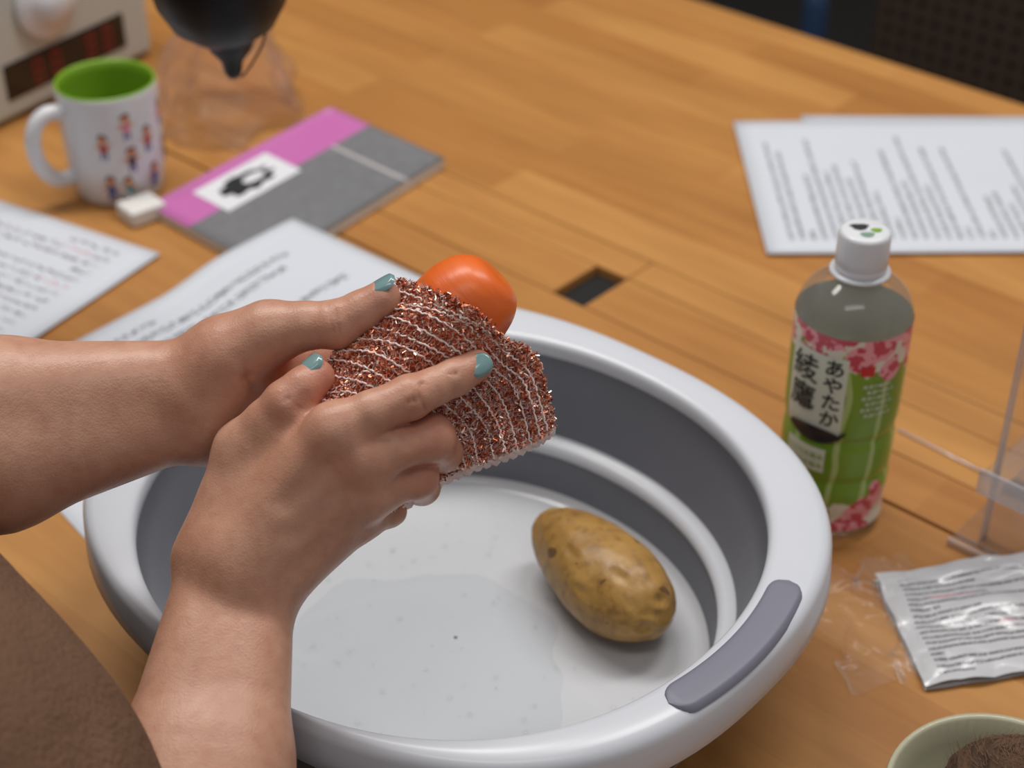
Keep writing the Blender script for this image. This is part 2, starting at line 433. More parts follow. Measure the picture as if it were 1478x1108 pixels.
Hc=EN(-.51,.05,.52); fw=EN(0,.82,-.57); rt=EN(1,0,0); upv=np.cross(rt,fw)
def HD(a,b,c): return Hc+fw*a+rt*b+upv*c
f=Field(Hc-.17,Hc+.17,.0035)
add(f,HD(-.012,0,.02),HD(.015,0,.02),.077,.074,.01); add(f,HD(.03,0,-.02),HD(.048,0,-.068),.055,.028,.03)
add(f,HD(.082,0,.002),HD(.100,0,-.024),.006,.0105,.012); add(f,HD(.068,-.03,.026),HD(.068,.03,.026),.014,.014,.02)
add(f,HD(-.02,0,-.04),EN(-.51,-.02,.38),.050,.054,.02)
for s_ in(-1,1): add(f,HD(-.002,.076*s_,.008),HD(-.004,.078*s_,-.018),.012,.009,.006)
sculpt('head_and_neck',f,M_skin,person,[(HD(.09,0,-.05),.018,.9)],[([HD(.076,-.022,-.047),HD(.086,0,-.049),HD(.076,.022,-.047)],.003)],2)
f=Field(Hc-.2,Hc+.2,.004)
add(f,HD(-.02,0,.03),HD(.004,0,.03),.088,.086,.01); add(f,HD(-.06,0,0),HD(-.05,0,-.07),.06,.045,.03); add(f,HD(-.115,0,.03),HD(-.118,0,.03),.034,.034,.008)
cut(f,HD(.095,0,-.045),HD(.085,0,-.01),.085,.070)
sculpt('hair',f,simple('dark_hair',srgb(34,24,20),.5,var=.3,scale=120,bump=.5),person,it=2)
M_eye=simple('eye_white',srgb(225,222,216),.2,var=.02)
for i,s_ in enumerate((-1,1)):
    for nm,off,r,mt in(('eye',.0695,.0125,M_eye),('iris',.0775,.0062,M_black)):
        bm=bmesh.new(); bmesh.ops.create_uvsphere(bm,u_segments=20,v_segments=14,radius=r)
        me=bpy.data.meshes.new(nm); bm.to_mesh(me); bm.free(); me.materials.append(mt)
        o=link(bpy.data.objects.new('%s_%d'%(nm,i+1),me),person); o.location=HD(off,.031*s_,.006)
stool=empty('stool')
c=EN(-.49,.04,0)
lathe('seat',[(0,-.405),(.16,-.405),(.17,-.395),(.17,-.38),(.155,-.370),(0,-.370)],48,[M_black],parent=stool,loc=(c[0],c[1],0))
for i in range(4):
    a=i*math.pi/2+.4
    tube('leg_%d'%i,[(c[0]+.13*math.cos(a),c[1]+.13*math.sin(a),-.40),(c[0]+.19*math.cos(a),c[1]+.19*math.sin(a),-.72)],.012,M_black,stool)

# ---------------- carrot
A0=H(-5.9,51.0,-20); A1=H(-93.5,-31.6,-40); ax=(A1-A0); Lc=np.linalg.norm(ax)
prof=[(0,.0006),(.004,.0003),(.008,.0004),(.0120,.0014),(.0160,.0038),(.0195,.0078),(.0220,.0135),(.0236,.021),(.0245,.032),(.0247,.05),(.022,.08),(.016,Lc-.012),(.008,Lc-.003),(0,Lc)]
pp=spline([(a,b,0) for a,b in prof],80)
m=NT('carrot_skin'); v=m.obj(); n1=m.noise(m.map(v,(1,1,3)),25,4)
cc=m.mix(n1,srgb(220,88,24),srgb(238,124,48))
cc=m.mix(m.math('MULTIPLY',m.ramp(m.noise(m.map(v,(1,1,5)),90,2),.64,.72),.35),cc,srgb(196,106,54))
m.col(cc); m.set(Roughness=.36); m.b.inputs['Subsurface Weight'].default_value=.08; m.b.inputs['Subsurface Scale'].default_value=.003
m.bump(m.noise(m.map(v,(1,1,5)),60,3),.22,.001)
car=lathe('carrot',[(max(0,p[0]),p[1]) for p in pp],96,[m.m])
for vv in car.data.vertices:
    nn=mnoise.noise(vv.co*38)*.0018+mnoise.noise(Vector((vv.co.x*20,vv.co.y*20,vv.co.z*120)))*.0005
    r=Vector((vv.co.x,vv.co.y,0))
    if r.length>1e-5: vv.co+=r.normalized()*nn*min(1,r.length/.01)
car.matrix_world=Matrix.Translation(Vector(A0))@Vector(ax).to_track_quat('Z','Y').to_matrix().to_4x4()

# ---------------- scrubbing net cloth
cloth=empty('mesh_scrub_cloth')
CG=[[(-52.0,46.3),(-34.0,39.6),(-15.8,30.4),(-3.4,19.0),(10.9,10.9),(20.2,-20.2)],[(-62.3,36.0),(-43.0,32.8),(-21.5,22.8),(-8.7,9.3),(2.9,-3.5),(10.0,-27.0)],[(-73.6,25.4),(-52.7,22.2),(-31.8,10.9),(-19.0,-3.5),(-9.3,-16.4),(-4.5,-33.1)],[(-83.2,10.9),(-63.9,7.7),(-44.7,-3.5),(-31.8,-16.4),(-23.8,-27.6),(-20.6,-38.9)],[(-88.0,-5.1),(-72.0,-6.7),(-57.5,-19.6),(-46.3,-30.8),(-41.4,-41.1),(-38.2,-47.5)],[(-89.0,-14.8),(-76.8,-21.2),(-67.1,-34.1),(-59.1,-45.3),(-55.6,-51.7),(-54.9,-59.1)]]
NI,NJ=90,70
rowsI=np.array([[p[:2] for p in spline([(a,b,0) for a,b in r],NI)] for r in CG])
G2=np.array([[p[:2] for p in spline([(*rowsI[q,i],0) for q in range(6)],NJ)] for i in range(NI)])
def clothgrid(side):
    P=np.zeros((NI,NJ,3))
    for i in range(NI):
        for j in range(NJ):
            x,y=G2[i,j]
            if j==0:
                z=(i%4-1.5)*1.1; x+=z*.6; y+=z
            if side<0: x=x+(-41-x)*.01
            p=((x+6.7)*.687-(y-49.5)*.727)*.973
            g=math.exp(-(p/27.5)**2)
            fr=min(1,max(0,(p-18)/20))
            wob=(2.6*math.sin(x*.16-y*.064)+1.4*math.sin(x*.31+y*.12))*fr+.7*mnoise.noise(Vector((x*.12,y*.12,side)))
            P[i,j]=H(x,y,(-21+28.5*g+wob) if side>0 else (-24.5-27*g+wob))
    return P
m=NT('copper_net'); v=m.obj(); n1=m.noise(v,260,3)
m.col(m.mix(m.ramp(n1,.35,.65),srgb(184,92,64),srgb(230,152,122))); m.set(Roughness=.5,Metallic=.1); m.bump(n1,1.0,.003)
hole=m.ramp(m.noise(v,430,2),.46,.52)
m.l(m.math('SUBTRACT',1.0,m.math('MULTIPLY',hole,.95)),m.b.inputs['Alpha']); M_net=m.m
m=NT('white_thread'); m.col(m.mix(m.noise(m.obj(),400),srgb(234,208,200),srgb(250,240,236))); m.set(Roughness=.7); M_thr=m.m
Pf=clothgrid(1); Pb=clothgrid(-1)
V=[];Fc=[]
for P in(Pf,Pb): V+=list(P.reshape(-1,3))
def gid(s,i,j): return s*NI*NJ+i*NJ+j
for s in(0,1):
    for i in range(NI-1):
        for j in range(NJ-1):
            q=(gid(s,i,j),gid(s,i+1,j),gid(s,i+1,j+1),gid(s,i,j+1)); Fc.append(q if s==0 else q[::-1])
for i in range(NI-1): Fc.append((gid(0,i,NJ-1),gid(1,i,NJ-1),gid(1,i+1,NJ-1),gid(0,i+1,NJ-1)))
for j in range(NJ-1): Fc.append((gid(0,NI-1,j),gid(0,NI-1,j+1),gid(1,NI-1,j+1),gid(1,NI-1,j)))
mesh('net_fabric',V,Fc,[M_net],parent=cloth)
TV=[];TF=[]
def addtube(pts,r,seg=5):
    b=len(TV); pts=[Vector(p) for p in pts]
    for i,p in enumerate(pts):
        t=(pts[min(i+1,len(pts)-1)]-pts[max(i-1,0)]).normalized(); N=(Vector(HT)-t*t.dot(Vector(HT))).normalized(); B=t.cross(N)
        for s in range(seg):
            a=2*math.pi*s/seg; TV.append(p+(N*math.cos(a)+B*math.sin(a))*r)
    for i in range(len(pts)-1):
        for s in range(seg): t=(s+1)%seg; TF.append((b+i*seg+s,b+i*seg+t,b+(i+1)*seg+t,b+(i+1)*seg+s))
for q in range(1,13):
    j=int(q/13*(NJ-1))
    addtube([Pf[i,j]+HT*.0022+HU*(.0004*math.sin(i*1.9+q)+.0010*math.sin(i*.13+q*1.7))+HX*.0004*math.sin(i*2.3+q*2) for i in range(NI)],.00048)
    addtube([Pb[i,j]-HT*.0012 for i in range(NI)],.0004)
for o in range(5):
    addtube([Pf[NI-1,j]*.5+Pb[NI-1,j]*.5+HT*(.0015-.002*o)+HU*(.0010*math.sin(j*1.7+o)) -HU*.0006*o for j in range(NJ)],.0011)
for q in range(46):
    i=int((q+.5)/46*(NI-1))
    addtube([Pf[i,j]+HT*(.0014+.0004*math.sin(j*1.5))+HX*.0009*math.sin(j*1.9+q)+HU*.0009*math.cos(j*1.6+q) for j in range(0,NJ)],.00013,4)
mesh('threads',TV,TF,[M_thr],parent=cloth)
def tins(name,c,r,mt=.6): return simple(name,c,r,mt,var=.15,scale=200)
MT=[tins('tinsel_copper',srgb(230,144,110),.30),tins('tinsel_rose',srgb(252,216,200),.30,.45),tins('tinsel_dark',srgb(154,70,50),.4)]
V=[];Fc=[];MI=[]
rng=np.random.default_rng(5)
for k_ in range(13500):
    side=0 if rng.random()<.80 else 1
    P=Pf if side==0 else Pb
    i=rng.random()*(NI-1.01)
    j=rng.random()*(NJ-1.01)
    if rng.random()<.11: j=rng.random()*1.3
    i0,j0=int(i),int(j); p=P[i0,j0]*(1-(i-i0))+P[i0+1,j0]*(i-i0); p=p+(P[i0,j0+1]-P[i0,j0])*(j-j0)
    p=p+(HT if side==0 else -HT)*rng.uniform(.0002,.0026)+(HU*rng.uniform(-.0005,.0022) if j<1.3 else 0)
    d=rng.normal(size=3); d/=np.linalg.norm(d); e=np.cross(d,rng.normal(size=3)); e/=np.linalg.norm(e)
    l=rng.uniform(.0007,.0020); w_=rng.uniform(.0002,.00042); nn=np.cross(d,e)
    b=len(V)
    for t in(-1,0,1):
        c=p+d*l*t+nn*(0 if t else l*.5); V+= [c-e*w_,c+e*w_]
    Fc+=[(b,b+1,b+3,b+2),(b+2,b+3,b+5,b+4)]; mi=rng.choice(3,p=(.46,.31,.23)); MI+=[mi,mi]
mesh('tinsel_fibres',V,Fc,MT,MI,parent=cloth,smooth=False)

# ------------------------------------------------------------------ wash basin
BC=np.array((-.032,.690)); BR=R90(-41)
def ring(a,b,z,n,dy,N=160):
    out=[]
    for s in range(N):
        p=2*math.pi*s/N
        r=(abs(math.cos(p)/a)**n+abs(math.sin(p)/b)**n)**(-1/n)
        q=p+BR
        out.append((BC[0]+r*math.cos(q),BC[1]+dy+r*math.sin(q),z))
    return out
basin=empty('collapsible_wash_basin')
PR=[(.001,.001,.0165,2),(.06,.057,.0163,2),(.11,.104,.0165,2),(.135,.129,.017,2),(.140,.134,.0185,2),(.1425,.1365,.022,1),
 (.1435,.1375,.024,1),(.148,.142,.045,1),(.1475,.1415,.0460,0),(.1455,.1395,.0466,0),(.1448,.1388,.0490,0),(.1455,.1395,.0530,0),(.149,.143,.0544,0),(.1535,.1475,.0550,0),(.1545,.1485,.0564,1)]
PR=[(*q,2.12,0.0) for q in PR]
PR+=[(.161,.155,.080,1,2.12,-.001),(.1675,.1615,.1060,1,2.12,-.003),(.1665,.1605,.1070,0,2.12,-.003),(.1660,.1600,.1120,0,2.12,-.003),(.1665,.1605,.1150,0,2.12,-.003),(.1682,.1622,.1168,0,2.12,-.003),(.172,.164,.1175,0,2.12,-.002)]
PR+=[(.183,.1680,.1174,0,2.25,.004),(.192,.1710,.1168,0,2.35,.008),(.1958,.1728,.1156,0,2.4,.010),(.1983,.1742,.1136,0,2.4,.010),(.1997,.1752,.1105,0,2.4,.010),(.2005,.1758,.1000,0,2.4,.010),(.2009,.1762,.0920,0,2.4,.010),(.1999,.1752,.0905,0,2.4,.010),(.1987,.1740,.092,0,2.4,.010),
 (.1977,.1725,.106,0,2.4,.009),(.191,.1680,.1115,0,2.3,.007),(.176,.1665,.1120,0,2.12,.0)]
PR+=[(*q,2.12,0.0) for q in [(.171,.165,.106,1),(.160,.154,.057,0),(.156,.150,.052,1),(.150,.144,.014,0),(.146,.140,.004,0),(.140,.134,.000,0),(.001,.001,.002,0)]]
V=[];Fc=[];MI=[];N=160
for q in PR: V+=ring(q[0],q[1],q[2],q[4],q[5])
for i in range(len(PR)-1):
    for s in range(N):
        t=(s+1)%N; Fc.append((i*N+s,i*N+t,(i+1)*N+t,(i+1)*N+s)); MI.append(PR[i][3])
mesh('tub',V,Fc,[M_white,M_gray,M_floorw],MI,parent=basin)
def pad(name,ca):
    V=[];Fc=[];NA,NB=60,12
    R0=.1832;half=R90(17.0);hw=.0100
    for i in range(NA+1):
        t=-1+2*i/NA; th=t*half; arc=abs(t)*half*R0; end=half*R0-arc
        wdt=hw if end>hw else math.sqrt(max(0,hw*hw-(hw-end)**2))
        for j in range(NB+1):
            s=-1+2*j/NB; r=R0+s*wdt; zz=.1178+.0014*(1-abs(s)**4)*min(1,end/.004+.05)
            if j in(0,NB) : zz=.1150
            V.append((BC[0]+r*math.cos(ca+th),BC[1]+.002+r*math.sin(ca+th),zz))
    for i in range(NA):
        for j in range(NB): a=i*(NB+1)+j; Fc.append((a,a+NB+1,a+NB+2,a+1))
    mesh(name,V,Fc,[M_pad],parent=basin)
pad('handle_grip_1',BR+R90(2.5)); pad('handle_grip_2',BR+math.pi+R90(-2))
M_water=clear('water_film',(.955,.965,.97),.02,.45,.03)
V=[];N=90
for s in range(N):
    a=2*math.pi*s/N
    r=.083+.022*mnoise.noise(Vector((math.cos(a)*1.3,math.sin(a)*1.3,.3)))+.011*mnoise.noise(Vector((math.cos(a)*3,math.sin(a)*3,1)))
    V.append((-.045+r*1.05*math.cos(a),.655+r*math.sin(a)*.95,.0171))
Vc=[(-.045+(x+.045)*.95,.655+(y-.655)*.95,.0174) for x,y,z in V]
Fc=[(s,(s+1)%N,N+(s+1)%N,N+s) for s in range(N)]+[tuple(range(N,2*N))]
mesh('water_puddle',V+Vc,Fc,[M_water],parent=basin)
M_dirt=simple('soil_specks',srgb(140,112,82),.8)
def specks(name,num,mat,rmin,rmax):
    V=[];Fc=[]
    for q in range(num):
        a=rng.uniform(0,2*math.pi); r=.125*math.sqrt(rng.random()); cx=BC[0]+r*math.cos(a); cy=BC[1]+r*math.sin(a); rr=rng.uniform(rmin,rmax)
        b=len(V)
        for (k1,z) in ((1,0.0172),(.8,.0172+rr*.25),(.4,.0172+rr*.38)):
            for s in range(8): V.append((cx+rr*k1*math.cos(s*math.pi/4),cy+rr*k1*math.sin(s*math.pi/4),z))
        for k1 in(0,1):
            for s in range(8): Fc.append((b+k1*8+s,b+k1*8+(s+1)%8,b+k1*8+8+(s+1)%8,b+k1*8+8+s))
        Fc.append(tuple(b+16+s for s in range(8)))
    mesh(name,V,Fc,[mat],parent=basin)
specks('water_drops',110,M_water,.0006,.0018); specks('dirt_specks',26,M_dirt,.0002,.0004)

# ------------------------------------------------------------------ potato
m=NT('potato_skin'); v=m.obj(); n1=m.noise(v,28,5,.6); n2=m.noise(v,130,4)
c=m.mix(m.ramp(n1,.3,.7),srgb(148,108,50),srgb(188,146,78))
c=m.mix(m.math('MULTIPLY',m.ramp(n2,.50,.72),.6),c,srgb(112,76,36))
c=m.mix(m.math('MULTIPLY',m.ramp(m.noise(v,40,4,.7),.58,.70),.5),c,srgb(100,68,36))
c=m.mix(m.math('MULTIPLY',m.math('GREATER_THAN',m.noise(v,75,1),.70),.7),c,srgb(78,50,26))
m.col(c); m.set(Roughness=.40); m.bump(n2,.5,.001)
V=[];Fc=[];NA,NB=96,64
eyes=[Vector(q).normalized() for q in ((.5,-.3,.8),(.85,.1,.45),(.1,.35,.9),(-.4,-.2,.85),(.3,-.85,.4),(.95,-.3,.1),(-.1,-.6,.75))]
for j in range(NB+1):
    th=math.pi*j/NB
    for i in range(NA):
        p=2*math.pi*i/NA
        d=Vector((-math.cos(th),math.sin(th)*math.cos(p),math.sin(th)*math.sin(p)))
        w=1+.17*d.x
        q=Vector((d.x*.0550,d.y*.0288*w,d.z*.0260*w))
        q*=1+.05*mnoise.noise(d*1.6+Vector((2,1,0)))+.018*mnoise.noise(d*5)
        for e in eyes:
            dd=(d-e).length; q*=1-.035*math.exp(-(dd/.09)**2)+.012*math.exp(-((dd-.16)/.06)**2)
        V.append(q)
for j in range(NB):
    for i in range(NA): k2=(i+1)%NA; Fc.append((j*NA+i,j*NA+k2,(j+1)*NA+k2,(j+1)*NA+i))
po=mesh('potato',V,Fc,[m.m]); po.rotation_euler=(0,R90(2),R90(-54)); po.location=(.050,.7155,.0440)

# ------------------------------------------------------------------ table
table=empty('wooden_table',(0,0,0),TA)
tw=[(-2.0,.55,.32,.7785),(-2.0,.55,.7815,.8285),(-2.0,-.7045,.8295,.8820),(-.6735,.55,.8295,.8820),(-2.0,-.6745,.8828,.9145),(-.6735,.55,.8828,.9145),(-2.0,.55,.9155,1.371)]
for i,(a,b,c_,d) in enumerate(tw): box('top_plank_%d'%i,a,b,c_,d,-.022,0,M_wood,table,.0008)
M_pit=simple('hole_shade_black',(.004,.004,.004),.8,var=.2)
box('hole_shade_fill',-.7044,-.6736,.8286,.8827,-.030,-.008,M_pit,table)  # black block just below the top stands in for the hole's inner shade
M_leg=simple('steel_leg',(.03,.03,.032),.4,.5)
for i,(a,b) in enumerate(((-1.92,.38),(.47,.38),(-1.92,1.3),(.47,1.3))): box('leg_%d'%i,a-.025,a+.025,b-.025,b+.025,-.72,-.022,M_leg,table,.003)
box('rail_1',-1.9,.45,.37,.39,-.09,-.022,M_leg,table); box('rail_2',-1.9,.45,1.29,1.31,-.09,-.022,M_leg,table)

# ------------------------------------------------------------------ papers
def sstep(a,b,x):
    t=min(1,max(0,(x-a)/(b-a))); return t*t*(3-2*t)
def sheet(name,c0,d1,L1,d2,L2,z,mat,parent=None,curl=0,zf=None):
    c0=np.array(c0);d1=np.array(d1)/np.linalg.norm(d1);d2=np.array(d2)/np.linalg.norm(d2)
    V=[];UV=[];Fc=[];N=16
    for lay in(0,1):
        for i in range(N+1):
            for j in range(N+1):
                u=i/N;w=j/N; p=c0+d1*L1*u+d2*L2*w
                zz=z+(.0003 if lay else 0)+curl*(mnoise.noise(Vector((u*2,w*2,z*900)))*.5+.5)
                if zf: zz+=zf(u,w)
                V.append((p[0],p[1],zz)); UV.append((u,w))
    M2=(N+1)*(N+1)
    up=d1[0]*d2[1]-d1[1]*d2[0]>0
    for i in range(N):
        for j in range(N):
            a=i*(N+1)+j; q=(a+M2,a+N+1+M2,a+N+2+M2,a+1+M2); Fc.append(q if up else q[::-1])
            q=(a,a+1,a+N+2,a+N+1); Fc.append(q if up else q[::-1])
    bd=[i*(N+1) for i in range(N+1)]+[N*(N+1)+j for j in range(1,N+1)]+[i*(N+1)+N for i in range(N-1,-1,-1)]+[j for j in range(N-1,0,-1)]
    for a,b in zip(bd,bd[1:]+bd[:1]): Fc.append((a,b,b+M2,a+M2))
    return mesh(name,V,Fc,[mat],parent=parent,uvs=UV)
PW=srgb(210,214,222)
M_p1=text_mat('printed_paper_a',28,44,PW,srgb(70,72,80),.48,vertical=True)
M_p2=text_mat('printed_paper_b',20,30,PW,srgb(50,52,60),.50)
M_p3=text_mat('printed_paper_c',18,30,PW,srgb(80,70,76),.48,accent=srgb(190,120,130))
M_p4=text_mat('printed_paper_d',33,40,PW,srgb(60,62,70),.51,vertical=True)
sheet('printed_sheet',(.2625,1.165),(1,-.01),.30,(.012,1),.226,.0006,M_p1,curl=.001)
sheet('printed_sheet',(.2025,1.140),(1,.012),.30,(-.005,1),.236,.0024,M_p4,curl=.001)
sheet('printed_sheet',(-.2792,1.1407),(-.149,.0865),.30,(-.058,-.1),.21,.0020,M_p3,curl=.001)
sheet('printed_sheet',(-.3218,1.0145),(.1467,.173),.222,(.763,-.647),.297,.0008,M_p2,curl=.0006,zf=lambda u,w:.0092*sstep(.35,.68,u)*(1-sstep(.5,.9,w)))
sheet('printed_sheet',(-.312,.852),(.78,.62),.21,(.62,-.78),.115,.0003,M_p1)

# ------------------------------------------------------------------ booklet
bk=empty('booklet')
m=NT('booklet_cover'); uv=m.uv(); sp=m.n('ShaderNodeSeparateXYZ'); m.l(uv,sp.inputs[0])
u,w=sp.outputs[0],sp.outputs[1]
gr=m.mix(m.noise(m.map(uv,(8,8,1)),2,4),srgb(108,108,110),srgb(132,132,134))
gr=m.mix(m.math('MULTIPLY',m.math('MULTIPLY',m.math('GREATER_THAN',u,.765),m.math('LESS_THAN',u,.785)),.6),gr,srgb(215,205,205))
c=m.mix(m.math('LESS_THAN',w,.36),gr,srgb(198,110,174))
m.col(c); m.set(Roughness=.4)
M_cover=m.m
sheet('cover',(-.3006,1.208),(.134,.186),.229,(.107,-.1),.149,.0088,M_cover,bk)
M_pages=simple('page_block',srgb(225,222,215),.8)
d1=np.array((.134,.186));d1/=np.linalg.norm(d1);d2=np.array((.107,-.1));d2/=np.linalg.norm(d2)
c0=np.array((-.3006,1.208))+(d1+d2)*.001
V=[]
for z in(.0006,.0087):
    for a,b in((0,0),(.227,0),(.227,.147),(0,.147)): p=c0+d1*a+d2*b; V.append((p[0],p[1],z))
mesh('pages',V,[(3,2,1,0),(4,5,6,7),(0,1,5,4),(1,2,6,5),(2,3,7,6),(3,0,4,7)],[M_pages],parent=bk,smooth=False)
M_lab=simple('white_label',srgb(225,226,230),.5,var=.02); M_ink=simple('black_ink',(.012,.012,.014),.6)
def bkpt(a,b,z): p=np.array((-.3006,1.208))+d1*a*.229+d2*b*.149; return (p[0],p[1],z)
mesh('label',[bkpt(.17,.10,.0094),bkpt(.56,.10,.0094),bkpt(.56,.42,.0094),bkpt(.17,.42,.0094)],[(3,2,1,0)],[M_lab],parent=bk,smooth=False)
V=[];N=60
for s in range(N):
    a=2*math.pi*s/N; r=1+.35*mnoise.noise(Vector((math.cos(a)*2.5,math.sin(a)*2.5,4)))+.12*math.sin(9*a)
    V.append(bkpt(.365+.12*r*math.cos(a),.26+.095*r*math.sin(a),.0097))
V2=[bkpt(.40+.055*math.cos(2*math.pi*s/N),.255+.04*math.sin(2*math.pi*s/N),.0097) for s in range(N)]
mesh('cat_drawing',V+V2,[(s,N+s,N+(s+1)%N,(s+1)%N) for s in range(N)],[M_ink],parent=bk,smooth=False)

# ------------------------------------------------------------------ mug
mug=empty('coffee_mug',(-.333,1.256,0))
M_grn=simple('green_glaze',srgb(124,164,44),.15,var=.05); M_cw=simple('white_glaze',srgb(214,214,218),.12,var=.02)
lathe('body',[(0,.002),(.030,.002),(.032,0),(.035,0),(.037,.004),(.0405,.03),(.0415,.06),(.0415,.094),(.0412,.0985),(.040,.100),(.0385,.0985),(.038,.09),(.0375,.02),(.034,.009),(.02,.007),(0,.007)],72,[M_cw,M_grn],[0]*8+[1]*7,mug)
ha=R90(215)
hp=[(.038,.080),(.052,.083),(.063,.076),(.068,.060),(.065,.040),(.054,.024),(.038,.022)]
tube('handle',[(r*math.cos(ha),r*math.sin(ha),z) for r,z,_ in [tuple(q) for q in spline([(a,b,0) for a,b in hp],32)]],.0066,M_cw,mug,12)
MP=[simple('print_red',srgb(176,62,54),.3),simple('print_blue',srgb(62,86,150),.3),simple('print_orange',srgb(214,138,72),.3),simple('print_dark',srgb(70,56,70),.3),simple('print_pink',srgb(214,130,150),.3),simple('print_teal',srgb(70,140,140),.3)]
V=[];Fc=[];MI=[]
def mblob(ac,zc,ra,rz,mi,ex=0):
    b=len(V)
    for s in range(16):
        t=2*math.pi*s/16; q=1+.12*math.sin(3*t+ac*7)
        z=zc+rz*q*math.sin(t); r=.0418+ex if z>.055 else .0418+ex-(.055-z)*.028
        a=ac+ra*q*math.cos(t)/.0415; V.append((r*math.cos(a),r*math.sin(a),z))
    Fc.append(tuple(range(b,b+16))); MI.append(mi)
for i,(adeg,z) in enumerate([(-88,.060),(-86,.022),(-60,.076),(-58,.046),(-66,.020),(-35,.06),(-30,.025),(-5,.075),(0,.04),(30,.06),(60,.03),(95,.07),(120,.03),(150,.06)]):
    a=R90(adeg); k3=[(0,2),(1,2),(4,5),(3,0),(5,4)][i%5]
    mblob(a,z+.006,.0042,.0040,3); mblob(a,z+.005,.0030,.0030,2,.0002)
    mblob(a,z-.003,.0036,.0048,k3[0])
    mblob(a+.11,z-.000,.0026,.0013,2,.0001); mblob(a-.11,z-.001,.0026,.0013,2,.0001)
    mblob(a-.045,z-.010,.0011,.0034,1); mblob(a+.045,z-.010,.0011,.0034,1)
mesh('prints',V,Fc,MP,MI,parent=mug,smooth=False)
tg=empty('paper_tag',(-.305,1.204,.010),R90(40))
box('card',-.016,.016,-.014,.014,-.0095,.004,simple('tag_card',srgb(222,220,216),.6,var=.02),tg,.002)
tube('string',[(.0,.010,.004),(-.006,.020,.010),(-.010,.028,.016)],.0006,M_thr,tg,6)

# ------------------------------------------------------------------ bottle
bt=empty('green_tea_bottle',(.201,.8243,0))
M_pet=clear('clear_pet',(.992,.992,.988),.03,.38,.08,alpha=.055)
prof=[(0,.003),(.018,.003),(.026,.0),(.030,.001),(.0325,.006),(.0330,.012),(.0315,.018),(.0328,.026),(.0332,.040),(.0315,.046),(.0332,.052),(.0332,.070),(.0318,.076),(.0335,.083),(.0340,.10),(.0342,.135),(.0342,.150),(.0332,.157),(.0300,.164),(.0245,.170),(.0180,.1745),(.0145,.177),(.0145,.183)]
pb=[tuple(p[:2]) for p in spline([(a,b,0) for a,b in prof],100)]
lathe('pet_body',pb,96,[M_pet],parent=bt)
def rad_at(z):
    for (r0,z0),(r1,z1) in zip(pb[:-1],pb[1:]):
        if z0<=z<=z1 and z1>z0: return r0+(r1-r0)*(z-z0)/(z1-z0)
    return .033
m=NT('tea_label'); uv=m.uv(); v=m.obj(); sp=m.n('ShaderNodeSeparateXYZ'); m.l(uv,sp.inputs[0]); u,w=sp.outputs[0],sp.outputs[1]
g=m.mix(m.noise(m.map(v,(20,20,8)),1.6,3),srgb(84,128,28),srgb(140,176,60))
g=m.mix(m.math('MULTIPLY',m.math('GREATER_THAN',m.math('FRACT',m.math('MULTIPLY_ADD',u,9,m.math('MULTIPLY',m.noise(v,12),1.2))),.84),.7),g,srgb(190,208,140))
vo=m.n('ShaderNodeTexVoronoi'); vo.inputs['Scale'].default_value=50; m.l(v,vo.inputs['Vector'])
edge=m.math('MAXIMUM',m.ramp(w,.66,.90),m.ramp(w,.34,.08))
fl=m.math('LESS_THAN',m.math('ADD',vo.outputs['Distance'],m.math('MULTIPLY',m.noise(v,230,2),.3)),m.math('MULTIPLY',edge,.80))
pk=m.mix(m.math('GREATER_THAN',m.noise(v,150,2),.50),srgb(200,76,92),srgb(236,158,168))
wh=m.math('GREATER_THAN',m.math('MULTIPLY',edge,m.noise(v,60,2)),.42)
c=m.mix(wh,g,srgb(222,216,200))
c=m.mix(fl,c,pk)
ge=m.n('ShaderNodeNewGeometry')
c=m.mix(ge.outputs['Backfacing'],c,srgb(214,214,196))
m.col(c); m.set(Roughness=.3); M_label=m.m
zl=np.linspace(.010,.151,60)
lathe('label_wrap',[(rad_at(z)+.0005,z) for z in zl],96,[M_label],parent=bt)
def wrapmesh(name,pts,faces,mat,a0,off):
    V=[]
    for s,z in pts:
        r=rad_at(min(max(z,.01),.15))+off; V.append((r*math.cos(a0+s/.034),r*math.sin(a0+s/.034),z))
    return mesh(name,V,faces,[mat],parent=bt,smooth=True)
AB=R90(-96)
def patch(name,s0,s1,z0,z1,mat,off=.0008,a0=AB):
    P=[];Fc=[];n=14;mz=14
    for i in range(n+1):
        for j in range(mz+1): P.append((s0+(s1-s0)*i/n,z0+(z1-z0)*j/mz))
    for i in range(n):
        for j in range(mz): a=i*(mz+1)+j; Fc.append((a,a+mz+1,a+mz+2,a+1))
    wrapmesh(name,P,Fc,mat,a0,off)
M_cream=simple('cream_panel',srgb(214,220,204),.4,var=.05)
patch('title_panel',-.042,-.003,.080,.138,M_cream)
patch('info_panel',-.038,-.010,.054,.071,M_cream)
patch('red_stamp',.004,.012,.127,.134,simple('red_stamp',srgb(200,40,50),.4))
